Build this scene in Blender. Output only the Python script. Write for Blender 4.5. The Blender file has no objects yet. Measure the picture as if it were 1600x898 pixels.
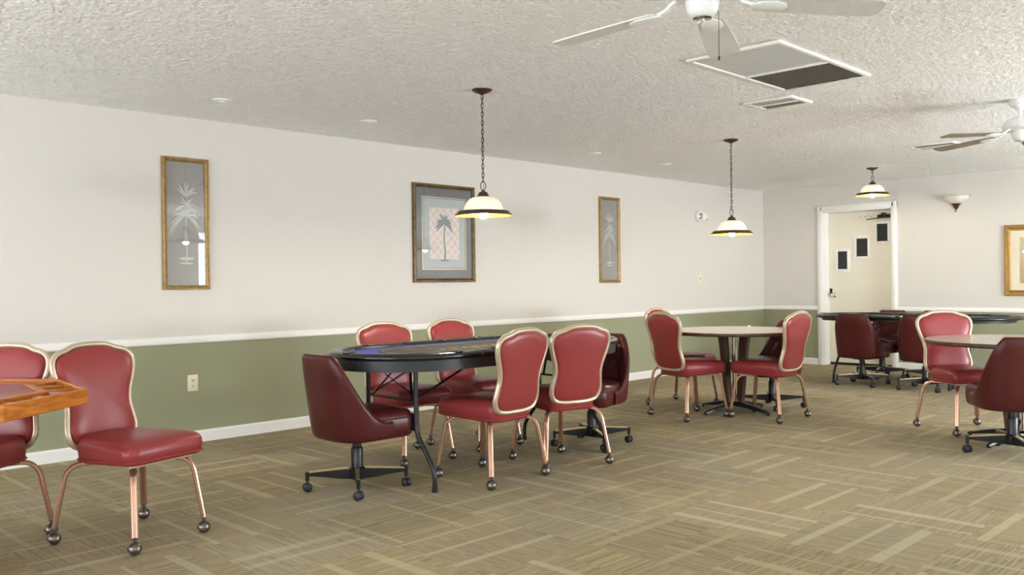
import bpy, bmesh, math, random
from mathutils import Vector, Matrix
random.seed(7)
PI = math.pi
S = bpy.context.scene
C = S.collection
rad = math.radians

# ------------------------------------------------------------------ camera
XL, YB, H = -6.398, 11.579, 2.44          # left wall, back wall, ceiling
XR, YF = 2.6, -3.2                        # window wall, wall behind the camera
F_PX, YAW, PITCH, ROLL, CAMZ = 1383.48, -0.781828, -0.0053606, 0.012074, 1.17312
cy_, sy_, cp_, sp_ = math.cos(YAW), math.sin(YAW), math.cos(PITCH), math.sin(PITCH)
fwd = Vector((sy_*cp_, cy_*cp_, sp_)); rgt = Vector((cy_, -sy_, 0)); dwn = fwd.cross(rgt)
r2 = math.cos(ROLL)*rgt + math.sin(ROLL)*dwn
d2 = -math.sin(ROLL)*rgt + math.cos(ROLL)*dwn
cam = bpy.data.cameras.new('camera'); camo = bpy.data.objects.new('camera', cam); C.objects.link(camo)
cam.sensor_fit = 'HORIZONTAL'; cam.sensor_width = 36; cam.lens = F_PX/1600*36
M = Matrix((r2, -d2, -fwd)).transposed().to_4x4(); M.translation = (0, 0, CAMZ)
camo.matrix_world = M
S.camera = camo

# ------------------------------------------------------------------ world, light, exposure
S.view_settings.view_transform = 'Standard'; S.view_settings.look = 'None'
S.view_settings.gamma = 1; S.view_settings.use_curve_mapping = False
S.view_settings.exposure = 0.43
S.cycles.use_denoising = True; S.cycles.denoising_prefilter = 'FAST'
S.cycles.max_bounces = 8; S.cycles.diffuse_bounces = 5
S.cycles.sample_clamp_indirect = 6
w = bpy.data.worlds.new('sky'); S.world = w; w.use_nodes = True
bg = w.node_tree.nodes['Background']
sky = w.node_tree.nodes.new('ShaderNodeTexSky'); sky.sky_type = 'NISHITA'
sky.sun_elevation = rad(50); sky.sun_rotation = rad(200); sky.sun_disc = False
w.node_tree.links.new(sky.outputs[0], bg.inputs[0]); bg.inputs[1].default_value = 0.25
WIN_SIDE = [(-1.6, 0.6), (1.4, 3.6), (4.4, 6.6), (7.4, 9.6)]   # y ranges of the windows in the right wall
WIN_REAR = [(-5.4, -3.2), (-2.4, -0.2)]                        # x ranges in the wall behind the camera
WZ0, WZ1 = 0.35, 2.15
LIGHT_SIDE, LIGHT_REAR, CEILING_FILL_SIDE, CEILING_FILL_REAR = (20, 13, 26, 100), 20, (14, 4, 10, 270), 115
DAY = (0.87, 0.93, 1.0)
def daylight(name, loc, rot, sx, sz, power):
    l = bpy.data.lights.new(name, 'AREA'); l.shape = 'RECTANGLE'; l.size = sx; l.size_y = sz
    l.energy = power; l.color = DAY
    o = bpy.data.objects.new(name, l); C.objects.link(o); o.location = loc; o.rotation_euler = rot
for a, b in WIN_SIDE:
    daylight('window_daylight', (XR-0.02, (a+b)/2, (WZ0+WZ1)/2), (0, rad(90), 0), WZ1-WZ0, b-a, LIGHT_SIDE[WIN_SIDE.index((a, b))])
# daylight also builds added fill lamps, tilted up to brighten the ceiling
for a, b in WIN_SIDE:
    daylight('window_bounce_light', (XR-0.05, (a+b)/2, (WZ0+WZ1)/2-.3), (0, rad(142), 0), .7, b-a, CEILING_FILL_SIDE[WIN_SIDE.index((a, b))])
for a, b in WIN_REAR:
    daylight('window_bounce_light', ((a+b)/2, YF+0.05, (WZ0+WZ1)/2-.3), (rad(142), 0, 0), b-a, .7, CEILING_FILL_REAR)
for a, b in WIN_REAR:
    daylight('window_daylight', ((a+b)/2, YF+0.02, (WZ0+WZ1)/2), (rad(90), 0, 0), b-a, WZ1-WZ0, LIGHT_REAR)
sun = bpy.data.lights.new('sun', 'SUN'); sun.energy = 8; sun.angle = rad(2); sun.color = (1, .96, .9)
suno = bpy.data.objects.new('sun', sun); C.objects.link(suno)
suno.rotation_euler = Vector((-.60, .12, -.79)).to_track_quat('-Z', 'Y').to_euler()
BULB = 760.0

# ------------------------------------------------------------------ materials
def s2l(c):
    return tuple(((x/255)/12.92 if x/255 <= .04045 else ((x/255+.055)/1.055)**2.4) for x in c)+(1,)
def mat(name, col, rough=.5, metal=0, spec=.5, coat=0, bump=None, emit=None, noise=None):
    m = bpy.data.materials.new(name); m.use_nodes = True
    nt = m.node_tree; b = nt.nodes['Principled BSDF']
    b.inputs['Base Color'].default_value = s2l(col); b.inputs['Roughness'].default_value = rough
    b.inputs['Metallic'].default_value = metal; b.inputs['Specular IOR Level'].default_value = spec
    b.inputs['Coat Weight'].default_value = coat
    if emit:
        b.inputs['Emission Color'].default_value = s2l(emit[0]); b.inputs['Emission Strength'].default_value = emit[1]
    tc = nt.nodes.new('ShaderNodeTexCoord')
    if noise:      # (scale, amount): slight variation of the colour itself
        n = nt.nodes.new('ShaderNodeTexNoise'); n.inputs['Scale'].default_value = noise[0]; n.inputs['Detail'].default_value = 4
        nt.links.new(tc.outputs['Object'], n.inputs['Vector'])
        mx = nt.nodes.new('ShaderNodeMix'); mx.data_type = 'RGBA'
        k = noise[1]
        mx.inputs['A'].default_value = s2l([max(0, x*(1-k)) for x in col]); mx.inputs['B'].default_value = s2l([min(255, x*(1+k)) for x in col])
        nt.links.new(n.outputs['Fac'], mx.inputs['Factor']); nt.links.new(mx.outputs['Result'], b.inputs['Base Color'])
    if bump:       # (scale, strength, distance)
        n = nt.nodes.new('ShaderNodeTexNoise'); n.inputs['Scale'].default_value = bump[0]; n.inputs['Detail'].default_value = 3
        nt.links.new(tc.outputs['Object'], n.inputs['Vector'])
        bp = nt.nodes.new('ShaderNodeBump'); bp.inputs['Strength'].default_value = bump[1]; bp.inputs['Distance'].default_value = bump[2]
        nt.links.new(n.outputs['Fac'], bp.inputs['Height']); nt.links.new(bp.outputs['Normal'], b.inputs['Normal'])
    return m

class NT:      # small helper for node maths
    def __init__(s, m): s.t = m.node_tree
    def n(s, typ, **kw):
        x = s.t.nodes.new(typ)
        for k, v in kw.items(): setattr(x, k, v)
        return x
    def put(s, sock, v):
        if hasattr(v, 'is_linked') or hasattr(v, 'links'): s.t.links.new(v, sock)
        else: sock.default_value = v
    def math(s, op, a, b=0.0, c=0.0):
        x = s.n('ShaderNodeMath', operation=op)
        s.put(x.inputs[0], a); s.put(x.inputs[1], b); s.put(x.inputs[2], c)
        return x.outputs[0]
    def mix(s, f, a, b):
        x = s.n('ShaderNodeMix', data_type='RGBA')
        s.put(x.inputs['Factor'], f); s.put(x.inputs['A'], a); s.put(x.inputs['B'], b)
        return x.outputs['Result']
    def mixf(s, f, a, b):
        x = s.n('ShaderNodeMix', data_type='FLOAT')
        s.put(x.inputs[0], f); s.put(x.inputs[2], a); s.put(x.inputs[3], b)
        return x.outputs[0]
    def comb(s, x, y, z):
        c = s.n('ShaderNodeCombineXYZ'); s.put(c.inputs[0], x); s.put(c.inputs[1], y); s.put(c.inputs[2], z)
        return c.outputs[0]
    def white(s, v):
        x = s.n('ShaderNodeTexWhiteNoise', noise_dimensions='3D'); s.t.links.new(v, x.inputs['Vector'])
        return x.outputs['Value']
    def ramp(s, f, stops, interp='LINEAR'):
        x = s.n('ShaderNodeValToRGB'); s.t.links.new(f, x.inputs[0]); cr = x.color_ramp; cr.interpolation = interp
        while len(cr.elements) < len(stops): cr.elements.new(.5)
        for e, (p, c) in zip(cr.elements, stops): e.position = p; e.color = c
        return x.outputs[0]

def carpet_material():
    m = bpy.data.materials.new('carpet_tiles'); m.use_nodes = True
    T = NT(m); b = m.node_tree.nodes['Principled BSDF']; b.inputs['Roughness'].default_value = .95
    b.inputs['Specular IOR Level'].default_value = .12
    g = T.n('ShaderNodeNewGeometry'); sp = T.n('ShaderNodeSeparateXYZ'); T.t.links.new(g.outputs['Position'], sp.inputs[0])
    s = .6096
    gx = T.math('DIVIDE', T.math('SUBTRACT', sp.outputs[0], -1.972), s)
    gy = T.math('DIVIDE', T.math('SUBTRACT', sp.outputs[1], 3.647), s)
    ix, iy = T.math('FLOOR', gx), T.math('FLOOR', gy)
    fx, fy = T.math('SUBTRACT', gx, ix), T.math('SUBTRACT', gy, iy)
    par = T.math('ABSOLUTE', T.math('MODULO', T.math('ADD', ix, iy), 2.0))
    u = T.mixf(par, fx, fy); v = T.mixf(par, fy, fx)
    cell = T.white(T.comb(ix, iy, 3.1))
    tint = T.white(T.comb(ix, iy, 8.7))
    # fine tufted rows run across the stripes
    row = T.math('FLOOR', T.math('MULTIPLY', v, 86.0))
    r1 = T.white(T.comb(row, T.math('ADD', T.math('MULTIPLY', ix, 7.0), iy), 1.0))
    band = T.math('FLOOR', T.math('ADD', T.math('MULTIPLY', u, 3.0), T.math('MULTIPLY', cell, .7)))
    r2_ = T.white(T.comb(row, T.math('ADD', T.math('MULTIPLY', ix, 13.0), T.math('MULTIPLY', iy, 5.0)), band))
    nz = T.n('ShaderNodeTexNoise'); nz.inputs['Scale'].default_value = 1.0; nz.inputs['Detail'].default_value = 2
    T.t.links.new(T.comb(T.math('MULTIPLY', u, 9.0), T.math('MULTIPLY', v, 86.0), T.math('ADD', ix, T.math('MULTIPLY', iy, 17.0))), nz.inputs['Vector'])
    lum = T.math('ADD', T.math('MULTIPLY', r2_, .6), T.math('MULTIPLY', nz.outputs['Fac'], .5))
    c1 = T.ramp(lum, [(.12, s2l((128, 117, 90))), (.45, s2l((152, 139, 108))), (.72, s2l((167, 153, 120))), (.98, s2l((186, 172, 137)))])
    gold = T.ramp(r1, [(.0, (0, 0, 0, 1)), (.62, (0, 0, 0, 1)), (.8, (1, 1, 1, 1)), (1, (1, 1, 1, 1))])
    c2 = T.mix(T.math('MULTIPLY', gold, T.math('MULTIPLY', tint, .6)), c1, s2l((176, 144, 102)))
    grey = T.math('MULTIPLY', T.white(T.comb(ix, iy, 21.3)), .45)
    c3 = T.mix(grey, c2, s2l((160, 151, 134)))
    # three pale stripes per tile
    mask = None; scol = None
    for k in range(3):
        h = T.white(T.comb(ix, iy, 31.7+k)); h2 = T.white(T.comb(ix, iy, 51.3+k)); h3 = T.white(T.comb(ix, iy, 71.9+k))
        ctr = T.math('ADD', T.math('MULTIPLY', h, .12), .05+.31*k)
        wid = T.math('ADD', T.math('MULTIPLY', T.math('POWER', h2, 1.2), .034), .014)
        d = T.math('ABSOLUTE', T.math('SUBTRACT', u, ctr))
        mk = T.math('MULTIPLY', T.math('LESS_THAN', d, wid), T.math('GREATER_THAN', h3, .14))
        mask = mk if mask is None else T.math('MAXIMUM', mask, mk)
    st = T.mix(T.white(T.comb(ix, iy, 91.1)), s2l((190, 178, 141)), s2l((190, 182, 156)))
    dirt = T.n('ShaderNodeTexNoise'); dirt.inputs['Scale'].default_value = .55; dirt.inputs['Detail'].default_value = 3
    T.t.links.new(g.outputs['Position'], dirt.inputs['Vector'])
    c4 = T.mix(T.math('MULTIPLY', mask, T.math('ADD', T.math('MULTIPLY', tint, .35), .36)), c3, st)
    dk = T.ramp(dirt.outputs['Fac'], [(.3, (.86, .86, .86, 1)), (.7, (1.06, 1.06, 1.06, 1))])
    tv = T.ramp(T.white(T.comb(ix, iy, 77.7)), [(0, (.9, .9, .9, 1)), (1, (1.06, 1.06, 1.06, 1))])
    mv = T.n('ShaderNodeMix', data_type='RGBA', blend_type='MULTIPLY'); mv.inputs['Factor'].default_value = 1
    T.t.links.new(dk, mv.inputs['A']); T.t.links.new(tv, mv.inputs['B']); dk = mv.outputs['Result']
    ml = T.n('ShaderNodeMix', data_type='RGBA', blend_type='MULTIPLY'); ml.inputs['Factor'].default_value = 1
    T.t.links.new(c4, ml.inputs['A']); T.t.links.new(dk, ml.inputs['B'])
    T.t.links.new(ml.outputs['Result'], b.inputs['Base Color'])
    bn = T.n('ShaderNodeTexNoise'); bn.inputs['Scale'].default_value = 260; T.t.links.new(g.outputs['Position'], bn.inputs['Vector'])
    bp = T.n('ShaderNodeBump'); bp.inputs['Strength'].default_value = .5; bp.inputs['Distance'].default_value = .004
    T.t.links.new(bn.outputs['Fac'], bp.inputs['Height']); T.t.links.new(bp.outputs['Normal'], b.inputs['Normal'])
    return m

def popcorn_material():
    m = bpy.data.materials.new('popcorn_plaster'); m.use_nodes = True
    T = NT(m); b = m.node_tree.nodes['Principled BSDF']; b.inputs['Roughness'].default_value = .95
    b.inputs['Specular IOR Level'].default_value = .1
    b.inputs['Base Color'].default_value = s2l((245, 245, 244))
    g = T.n('ShaderNodeNewGeometry')
    n = T.n('ShaderNodeTexNoise'); n.inputs['Scale'].default_value = 95; n.inputs['Detail'].default_value = 2; n.inputs['Roughness'].default_value = .6
    T.t.links.new(g.outputs['Position'], n.inputs['Vector'])
    h = T.ramp(n.outputs['Fac'], [(.38, (0, 0, 0, 1)), (.66, (1, 1, 1, 1))])
    bp = T.n('ShaderNodeBump'); bp.inputs['Strength'].default_value = .3; bp.inputs['Distance'].default_value = .006
    T.t.links.new(h, bp.inputs['Height']); T.t.links.new(bp.outputs['Normal'], b.inputs['Normal'])
    return m

def wall_material(upper, lower, name):
    m = bpy.data.materials.new(name); m.use_nodes = True
    T = NT(m); b = m.node_tree.nodes['Principled BSDF']; b.inputs['Roughness'].default_value = .8
    b.inputs['Specular IOR Level'].default_value = .25
    g = T.n('ShaderNodeNewGeometry'); sp = T.n('ShaderNodeSeparateXYZ'); T.t.links.new(g.outputs['Position'], sp.inputs[0])
    f = T.math('GREATER_THAN', sp.outputs[2], .76)
    n = T.n('ShaderNodeTexNoise'); n.inputs['Scale'].default_value = 1.3; n.inputs['Detail'].default_value = 2
    T.t.links.new(g.outputs['Position'], n.inputs['Vector'])
    lo = T.mix(n.outputs['Fac'], s2l([x*.97 for x in lower]), s2l([x*1.03 for x in lower]))
    T.t.links.new(T.mix(f, lo, s2l(upper)), b.inputs['Base Color'])
    bn = T.n('ShaderNodeTexNoise'); bn.inputs['Scale'].default_value = 90; T.t.links.new(g.outputs['Position'], bn.inputs['Vector'])
    bp = T.n('ShaderNodeBump'); bp.inputs['Strength'].default_value = .12; bp.inputs['Distance'].default_value = .003
    T.t.links.new(bn.outputs['Fac'], bp.inputs['Height']); T.t.links.new(bp.outputs['Normal'], b.inputs['Normal'])
    return m

def wood_material(name, c1, c2, scale=(1, 14, 14), rough=.3, coat=.3):
    m = bpy.data.materials.new(name); m.use_nodes = True
    T = NT(m); b = m.node_tree.nodes['Principled BSDF']; b.inputs['Roughness'].default_value = rough; b.inputs['Coat Weight'].default_value = coat
    tc = T.n('ShaderNodeTexCoord'); mp = T.n('ShaderNodeMapping'); mp.inputs['Scale'].default_value = scale
    T.t.links.new(tc.outputs['Object'], mp.inputs[0])
    n = T.n('ShaderNodeTexNoise'); n.inputs['Scale'].default_value = 3; n.inputs['Detail'].default_value = 6; n.inputs['Distortion'].default_value = 1.2
    T.t.links.new(mp.outputs[0], n.inputs['Vector'])
    T.t.links.new(T.ramp(n.outputs['Fac'], [(.3, s2l(c1)), (.7, s2l(c2))]), b.inputs['Base Color'])
    return m

def glass_material(name, ior=1.5, tint=(1, 1, 1, 1), boost=1.0):
    m = bpy.data.materials.new(name); m.use_nodes = True
    T = NT(m); nt = m.node_tree; nt.nodes.remove(nt.nodes['Principled BSDF'])
    out = nt.nodes['Material Output']
    tr = T.n('ShaderNodeBsdfTransparent'); tr.inputs[0].default_value = tint
    gl = T.n('ShaderNodeBsdfGlossy'); gl.inputs['Roughness'].default_value = .0
    g = T.n('ShaderNodeNewGeometry'); dt = T.n('ShaderNodeVectorMath', operation='DOT_PRODUCT')
    T.t.links.new(g.outputs['Incoming'], dt.inputs[0]); T.t.links.new(g.outputs['Normal'], dt.inputs[1])
    f0 = ((ior-1)/(ior+1))**2
    fz = T.math('ADD', T.math('MULTIPLY', T.math('POWER', T.math('SUBTRACT', 1.0, T.math('ABSOLUTE', dt.outputs['Value'])), 5.0), 1-f0), f0)
    mx = T.n('ShaderNodeMixShader'); T.t.links.new(T.math('MULTIPLY', fz, boost), mx.inputs[0])
    T.t.links.new(tr.outputs[0], mx.inputs[1]); T.t.links.new(gl.outputs[0], mx.inputs[2]); T.t.links.new(mx.outputs[0], out.inputs[0])
    return m

def shade_glass_material():
    m = bpy.data.materials.new('milk_glass'); m.use_nodes = True
    T = NT(m); nt = m.node_tree; nt.nodes.remove(nt.nodes['Principled BSDF']); out = nt.nodes['Material Output']
    df = T.n('ShaderNodeBsdfDiffuse'); df.inputs[0].default_value = s2l((250, 246, 236))
    tl = T.n('ShaderNodeBsdfTranslucent'); tl.inputs[0].default_value = s2l((255, 254, 250))
    mx = T.n('ShaderNodeMixShader'); mx.inputs[0].default_value = .5
    T.t.links.new(df.outputs[0], mx.inputs[1]); T.t.links.new(tl.outputs[0], mx.inputs[2])
    gl = T.n('ShaderNodeBsdfGlossy'); gl.inputs['Roughness'].default_value = .08
    m2 = T.n('ShaderNodeMixShader'); m2.inputs[0].default_value = .05
    T.t.links.new(mx.outputs[0], m2.inputs[1]); T.t.links.new(gl.outputs[0], m2.inputs[2]); T.t.links.new(m2.outputs[0], out.inputs[0])
    return m

M_CARPET = carpet_material(); M_CEIL = popcorn_material()
M_WALL = wall_material((214, 209, 202), (153, 155, 127), 'two_tone_wall_paint')
M_TRIM = mat('white_trim_paint', (238, 236, 232), .4)
M_DOOR = mat('cream_door_paint', (232, 226, 208), .5, noise=(2.5, .02))
M_BLACK = mat('black_metal', (18, 19, 22), .35, 0, .5)
M_BLKPLASTIC = mat('black_plastic', (34, 35, 38), .45)
M_RED = mat('red_vinyl', (140, 53, 53), .33, 0, .34, bump=(240, .10, .002), noise=(5, .05))
M_MAROON = mat('maroon_vinyl', (77, 28, 27), .32, 0, .28, bump=(240, .12, .002), noise=(4, .06))
M_CHAMP = mat('champagne_metal', (198, 180, 156), .34, .45)
M_COPPER = mat('copper_metal', (198, 156, 133), .27, .9)
M_BALL = mat('antique_bronze_ball', (112, 104, 96), .3, .9)
M_DARKSTEM = mat('dark_stem_metal', (40, 37, 34), .4, .6)
M_BRASS = mat('brass_strip', (226, 205, 150), .25, .85)
M_CHROME = mat('chrome', (225, 225, 228), .08, 1)
M_BRONZE = mat('lamp_bronze', (84, 62, 44), .42, .55, noise=(40, .15))
M_GOLDIN = mat('gold_rim_lining', (214, 168, 70), .35, .5)
M_MILK = shade_glass_material()
M_BULB = mat('lit_bulb', (255, 240, 205), .4, emit=((255, 245, 226), BULB))
M_WHITEPL = mat('white_plastic', (236, 236, 232), .35)
M_IVORY = mat('ivory_plastic', (232, 224, 196), .4)
M_SLOT = mat('dark_slot', (70, 60, 48), .6)
M_FANWHITE = mat('fan_white_enamel', (236, 238, 238), .3)
M_FANBLADE = mat('fan_white_blade', (214, 216, 214), .45)
M_FANTAUPE = mat('fan_taupe_blade', (132, 120, 106), .5)
M_GRILLE = mat('vent_white_enamel', (242, 240, 234), .45)
M_VENTDARK = mat('vent_filter', (128, 124, 114), .85, noise=(60, .2))
M_PADRAIL = mat('black_padded_rail', (20, 21, 24), .24, 0, .6, bump=(300, .08, .002))
M_APRON = mat('black_apron', (38, 39, 42), .5)
M_BLUEFELT = mat('blue_speed_cloth', (78, 82, 190), .8, noise=(120, .06))
M_GREENFELT = mat('green_felt', (72, 104, 86), .9, noise=(120, .08))
M_FELTDARK = mat('dark_printed_cloth', (70, 66, 62), .8)
M_FELTGOLD = mat('gold_printed_cloth', (166, 148, 78), .8)
M_OAK = wood_material('orange_oak', (158, 84, 22), (206, 126, 46), (2, 2, 14), .3, .3)
M_OAKIN = wood_material('inner_oak', (128, 66, 22), (176, 98, 40), (14, 2, 2), .4, .1)
M_GLASSTOP = mat('dark_gloss_panel', (118, 104, 94), .16, 0, .6)
M_LAMINATE = wood_material('laminate_top', (172, 158, 142), (190, 177, 162), (14, 1.2, 1), .28, .2)
M_WALNUT = wood_material('walnut_wood', (66, 44, 33), (94, 66, 48), (8, 8, 1.2), .5, 0)
M_PANEGLASS = glass_material('window_glass', 1.45)
M_PICGLASS = glass_material('picture_glass', 1.5, boost=1.0)
M_GOLD = mat('gilt_wood', (152, 124, 76), .38, .45, noise=(30, .25), bump=(120, .3, .004))
M_GOLDDEEP = mat('deep_gilt_wood', (150, 114, 54), .38, .55, noise=(30, .2))
M_GOLDDARK = mat('black_gold_wood', (74, 60, 38), .35, .4, noise=(22, .95))
M_GREYMAT = mat('grey_mat_board', (108, 110, 112), .8)
M_LTMAT = mat('pale_mat_board', (172, 180, 178), .8)
M_SKYGREY = mat('grey_print_ground', (150, 147, 143), .8, noise=(3, .08))
M_PALEPALM = mat('pale_palm_print', (186, 188, 181), .8, noise=(20, .08))
M_GREYPALM = mat('grey_palm_print', (128, 134, 134), .8, noise=(14, .1))
M_CREAMMAT = mat('cream_mat_board', (232, 220, 196), .8)
M_BLACKPANE = mat('black_window_pane', (34, 36, 36), .15)
M_STAIN = mat('door_scuff', (150, 122, 72), .8)
M_PAPER = mat('white_paper', (235, 230, 220), .8)

def pink_lattice():
    m = bpy.data.materials.new('pink_lattice_print'); m.use_nodes = True
    T = NT(m); b = m.node_tree.nodes['Principled BSDF']; b.inputs['Roughness'].default_value = .8
    tc = T.n('ShaderNodeTexCoord'); sp = T.n('ShaderNodeSeparateXYZ'); T.t.links.new(tc.outputs['Object'], sp.inputs[0])
    a = T.math('ADD', sp.outputs[1], sp.outputs[2]); c = T.math('SUBTRACT', sp.outputs[1], sp.outputs[2])
    f1 = T.math('ABSOLUTE', T.math('SINE', T.math('MULTIPLY', a, 36.0))); f2 = T.math('ABSOLUTE', T.math('SINE', T.math('MULTIPLY', c, 36.0)))
    mk = T.math('LESS_THAN', T.math('MINIMUM', f1, f2), .34)
    n = T.n('ShaderNodeTexNoise'); n.inputs['Scale'].default_value = 6; T.t.links.new(tc.outputs['Object'], n.inputs['Vector'])
    base = T.mix(n.outputs['Fac'], s2l((206, 190, 188)), s2l((214, 196, 186)))
    T.t.links.new(T.mix(T.math('MULTIPLY', mk, .75), base, s2l((226, 218, 212))), b.inputs['Base Color'])
    return m
M_LATTICE = pink_lattice()

def tan_print():
    m = bpy.data.materials.new('tan_landscape_print'); m.use_nodes = True
    T = NT(m); b = m.node_tree.nodes['Principled BSDF']; b.inputs['Roughness'].default_value = .8
    tc = T.n('ShaderNodeTexCoord'); sp = T.n('ShaderNodeSeparateXYZ'); T.t.links.new(tc.outputs['Object'], sp.inputs[0])
    n = T.n('ShaderNodeTexNoise'); n.inputs['Scale'].default_value = 7; n.inputs['Detail'].default_value = 4; T.t.links.new(tc.outputs['Object'], n.inputs['Vector'])
    z = T.math('ADD', T.math('MULTIPLY', sp.outputs[2], 1.6), T.math('MULTIPLY', n.outputs['Fac'], .4))
    T.t.links.new(T.ramp(z, [(0, s2l((186, 160, 112))), (.2, s2l((196, 170, 122))), (.4, s2l((190, 186, 178))), (.55, s2l((206, 186, 150)))]), b.inputs['Base Color'])
    return m
M_TAN = tan_print()

# ------------------------------------------------------------------ mesh helpers
class MB:
    """collects shapes into one mesh"""
    def __init__(s): s.v = []; s.f = []
    def add(s, vs, fs):
        k = len(s.v); s.v += [tuple(v) for v in vs]; s.f += [tuple(i+k for i in f) for f in fs]; return s
    def box(s, x0, x1, y0, y1, z0, z1, bev=0.0, mtx=None, seg=2):
        bm = bmesh.new(); bmesh.ops.create_cube(bm, size=1)
        for v in bm.verts: v.co = Vector((x0+(v.co.x+.5)*(x1-x0), y0+(v.co.y+.5)*(y1-y0), z0+(v.co.z+.5)*(z1-z0)))
        if bev: bmesh.ops.bevel(bm, geom=bm.edges[:], offset=bev, segments=seg, affect='EDGES', profile=.5)
        if mtx is not None: bm.transform(mtx)
        bm.verts.index_update()
        s.add([v.co[:] for v in bm.verts], [[v.index for v in f.verts] for f in bm.faces]); bm.free(); return s
    def loft(s, rings, cap0=True, cap1=True, closed=True):
        n = len(rings[0]); vs = [p for r in rings for p in r]; fs = []
        for i in range(len(rings)-1):
            for j in range(n if closed else n-1):
                a = i*n+j; b = i*n+(j+1) % n
                fs.append((a, b, b+n, a+n))
        if cap0: fs.append(tuple(range(n-1, -1, -1)))
        if cap1: fs.append(tuple((len(rings)-1)*n+j for j in range(n)))
        return s.add(vs, fs)
    def lathe(s, prof, seg=32, c=(0, 0, 0), cap0=True, cap1=True):
        rings = []
        for r, z in prof:
            rings.append([(c[0]+r*math.cos(2*PI*j/seg), c[1]+r*math.sin(2*PI*j/seg), c[2]+z) for j in range(seg)])
        return s.loft(rings, cap0 and prof[0][0] > 1e-5, cap1 and prof[-1][0] > 1e-5)
    def sweep(s, path, prof, closed=False, up=Vector((0, 0, 1)), scale=None, caps=True):
        path = [Vector(p) for p in path]; n = len(path); rings = []
        side_prev = None
        for i in range(n):
            if closed: t = path[(i+1) % n]-path[i-1]
            else: t = path[min(i+1, n-1)]-path[max(i-1, 0)]
            t.normalize()
            if side_prev is None:
                sd = t.cross(up)
                if sd.length < 1e-4: sd = t.cross(Vector((1, 0, 0)))
            else: sd = side_prev-t*side_prev.dot(t)
            sd.normalize(); side_prev = sd.copy(); u = sd.cross(t)
            k = scale[i] if scale else 1
            rings.append([tuple(path[i]+sd*(a*k)+u*(b*k)) for a, b in prof])
        if closed: rings.append(rings[0])
        return s.loft(rings, not closed and caps, not closed and caps)
    def tube(s, path, r, seg=10, closed=False, scale=None):
        return s.sweep(path, [(r*math.cos(2*PI*j/seg), r*math.sin(2*PI*j/seg)) for j in range(seg)], closed, scale=scale)
    def ball(s, c, r, seg=20, rg=12, sq=(1, 1, 1)):
        return s.add(*_ball(c, r, seg, rg, sq))
    def build(s, name, m, parent=None, loc=None, smooth=38):
        me = bpy.data.meshes.new(name); me.from_pydata(s.v, [], s.f); me.update()
        bm = bmesh.new(); bm.from_mesh(me); bmesh.ops.remove_doubles(bm, verts=bm.verts, dist=1e-5)
        bmesh.ops.recalc_face_normals(bm, faces=bm.faces); bm.to_mesh(me); bm.free()
        me.shade_smooth(); me.set_sharp_from_angle(angle=rad(smooth))
        me.materials.append(m)
        o = bpy.data.objects.new(name, me); C.objects.link(o)
        if parent: o.parent = parent
        if loc: o.location = loc
        return o
def _ball(c, r, seg, rg, sq):
    vs = [(c[0], c[1], c[2]+r*sq[2])]; fs = []
    for i in range(1, rg):
        a = PI*i/rg
        for j in range(seg):
            b = 2*PI*j/seg; vs.append((c[0]+r*sq[0]*math.sin(a)*math.cos(b), c[1]+r*sq[1]*math.sin(a)*math.sin(b), c[2]+r*sq[2]*math.cos(a)))
    vs.append((c[0], c[1], c[2]-r*sq[2])); L = len(vs)-1
    for j in range(seg):
        fs.append((0, 1+j, 1+(j+1) % seg)); k = 1+(rg-2)*seg
        fs.append((L, k+(j+1) % seg, k+j))
    for i in range(rg-2):
        for j in range(seg):
            a = 1+i*seg+j; b = 1+i*seg+(j+1) % seg; fs.append((a, a+seg, b+seg, b))
    return vs, fs
def catmull(pts, n=6, closed=True):
    P = [Vector(p) for p in pts]; N = len(P); out = []
    for i in range(N if closed else N-1):
        if closed: a, b, c, d = P[i-1], P[i], P[(i+1) % N], P[(i+2) % N]
        else: a, b, c, d = P[max(i-1, 0)], P[i], P[i+1], P[min(i+2, N-1)]
        for k in range(n):
            t = k/n
            out.append(.5*((2*b)+(c-a)*t+(2*a-5*b+4*c-d)*t*t+(3*b-a-3*c+d)*t**3))
    if not closed: out.append(P[-1])
    return out
def roundpath(pts, r, n=6):
    """open polyline with rounded corners"""
    P = [Vector(p) for p in pts]; out = [P[0]]
    for i in range(1, len(P)-1):
        a = (P[i-1]-P[i]); b = (P[i+1]-P[i]); ra = min(r, a.length*.49, b.length*.49)
        p0 = P[i]+a.normalized()*ra; p1 = P[i]+b.normalized()*ra
        for k in range(n+1):
            t = k/n; out.append(p0*(1-t)**2+P[i]*2*t*(1-t)+p1*t*t)
    out.append(P[-1]); return out
def rrect(hw, hh, r, n=5):
    out = []
    for cx, cy, a0 in ((hw-r, hh-r, 0), (-hw+r, hh-r, 90), (-hw+r, -hh+r, 180), (hw-r, -hh+r, 270)):
        for k in range(n+1):
            a = rad(a0+90*k/n); out.append((cx+r*math.cos(a), cy+r*math.sin(a)))
    return out

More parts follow.
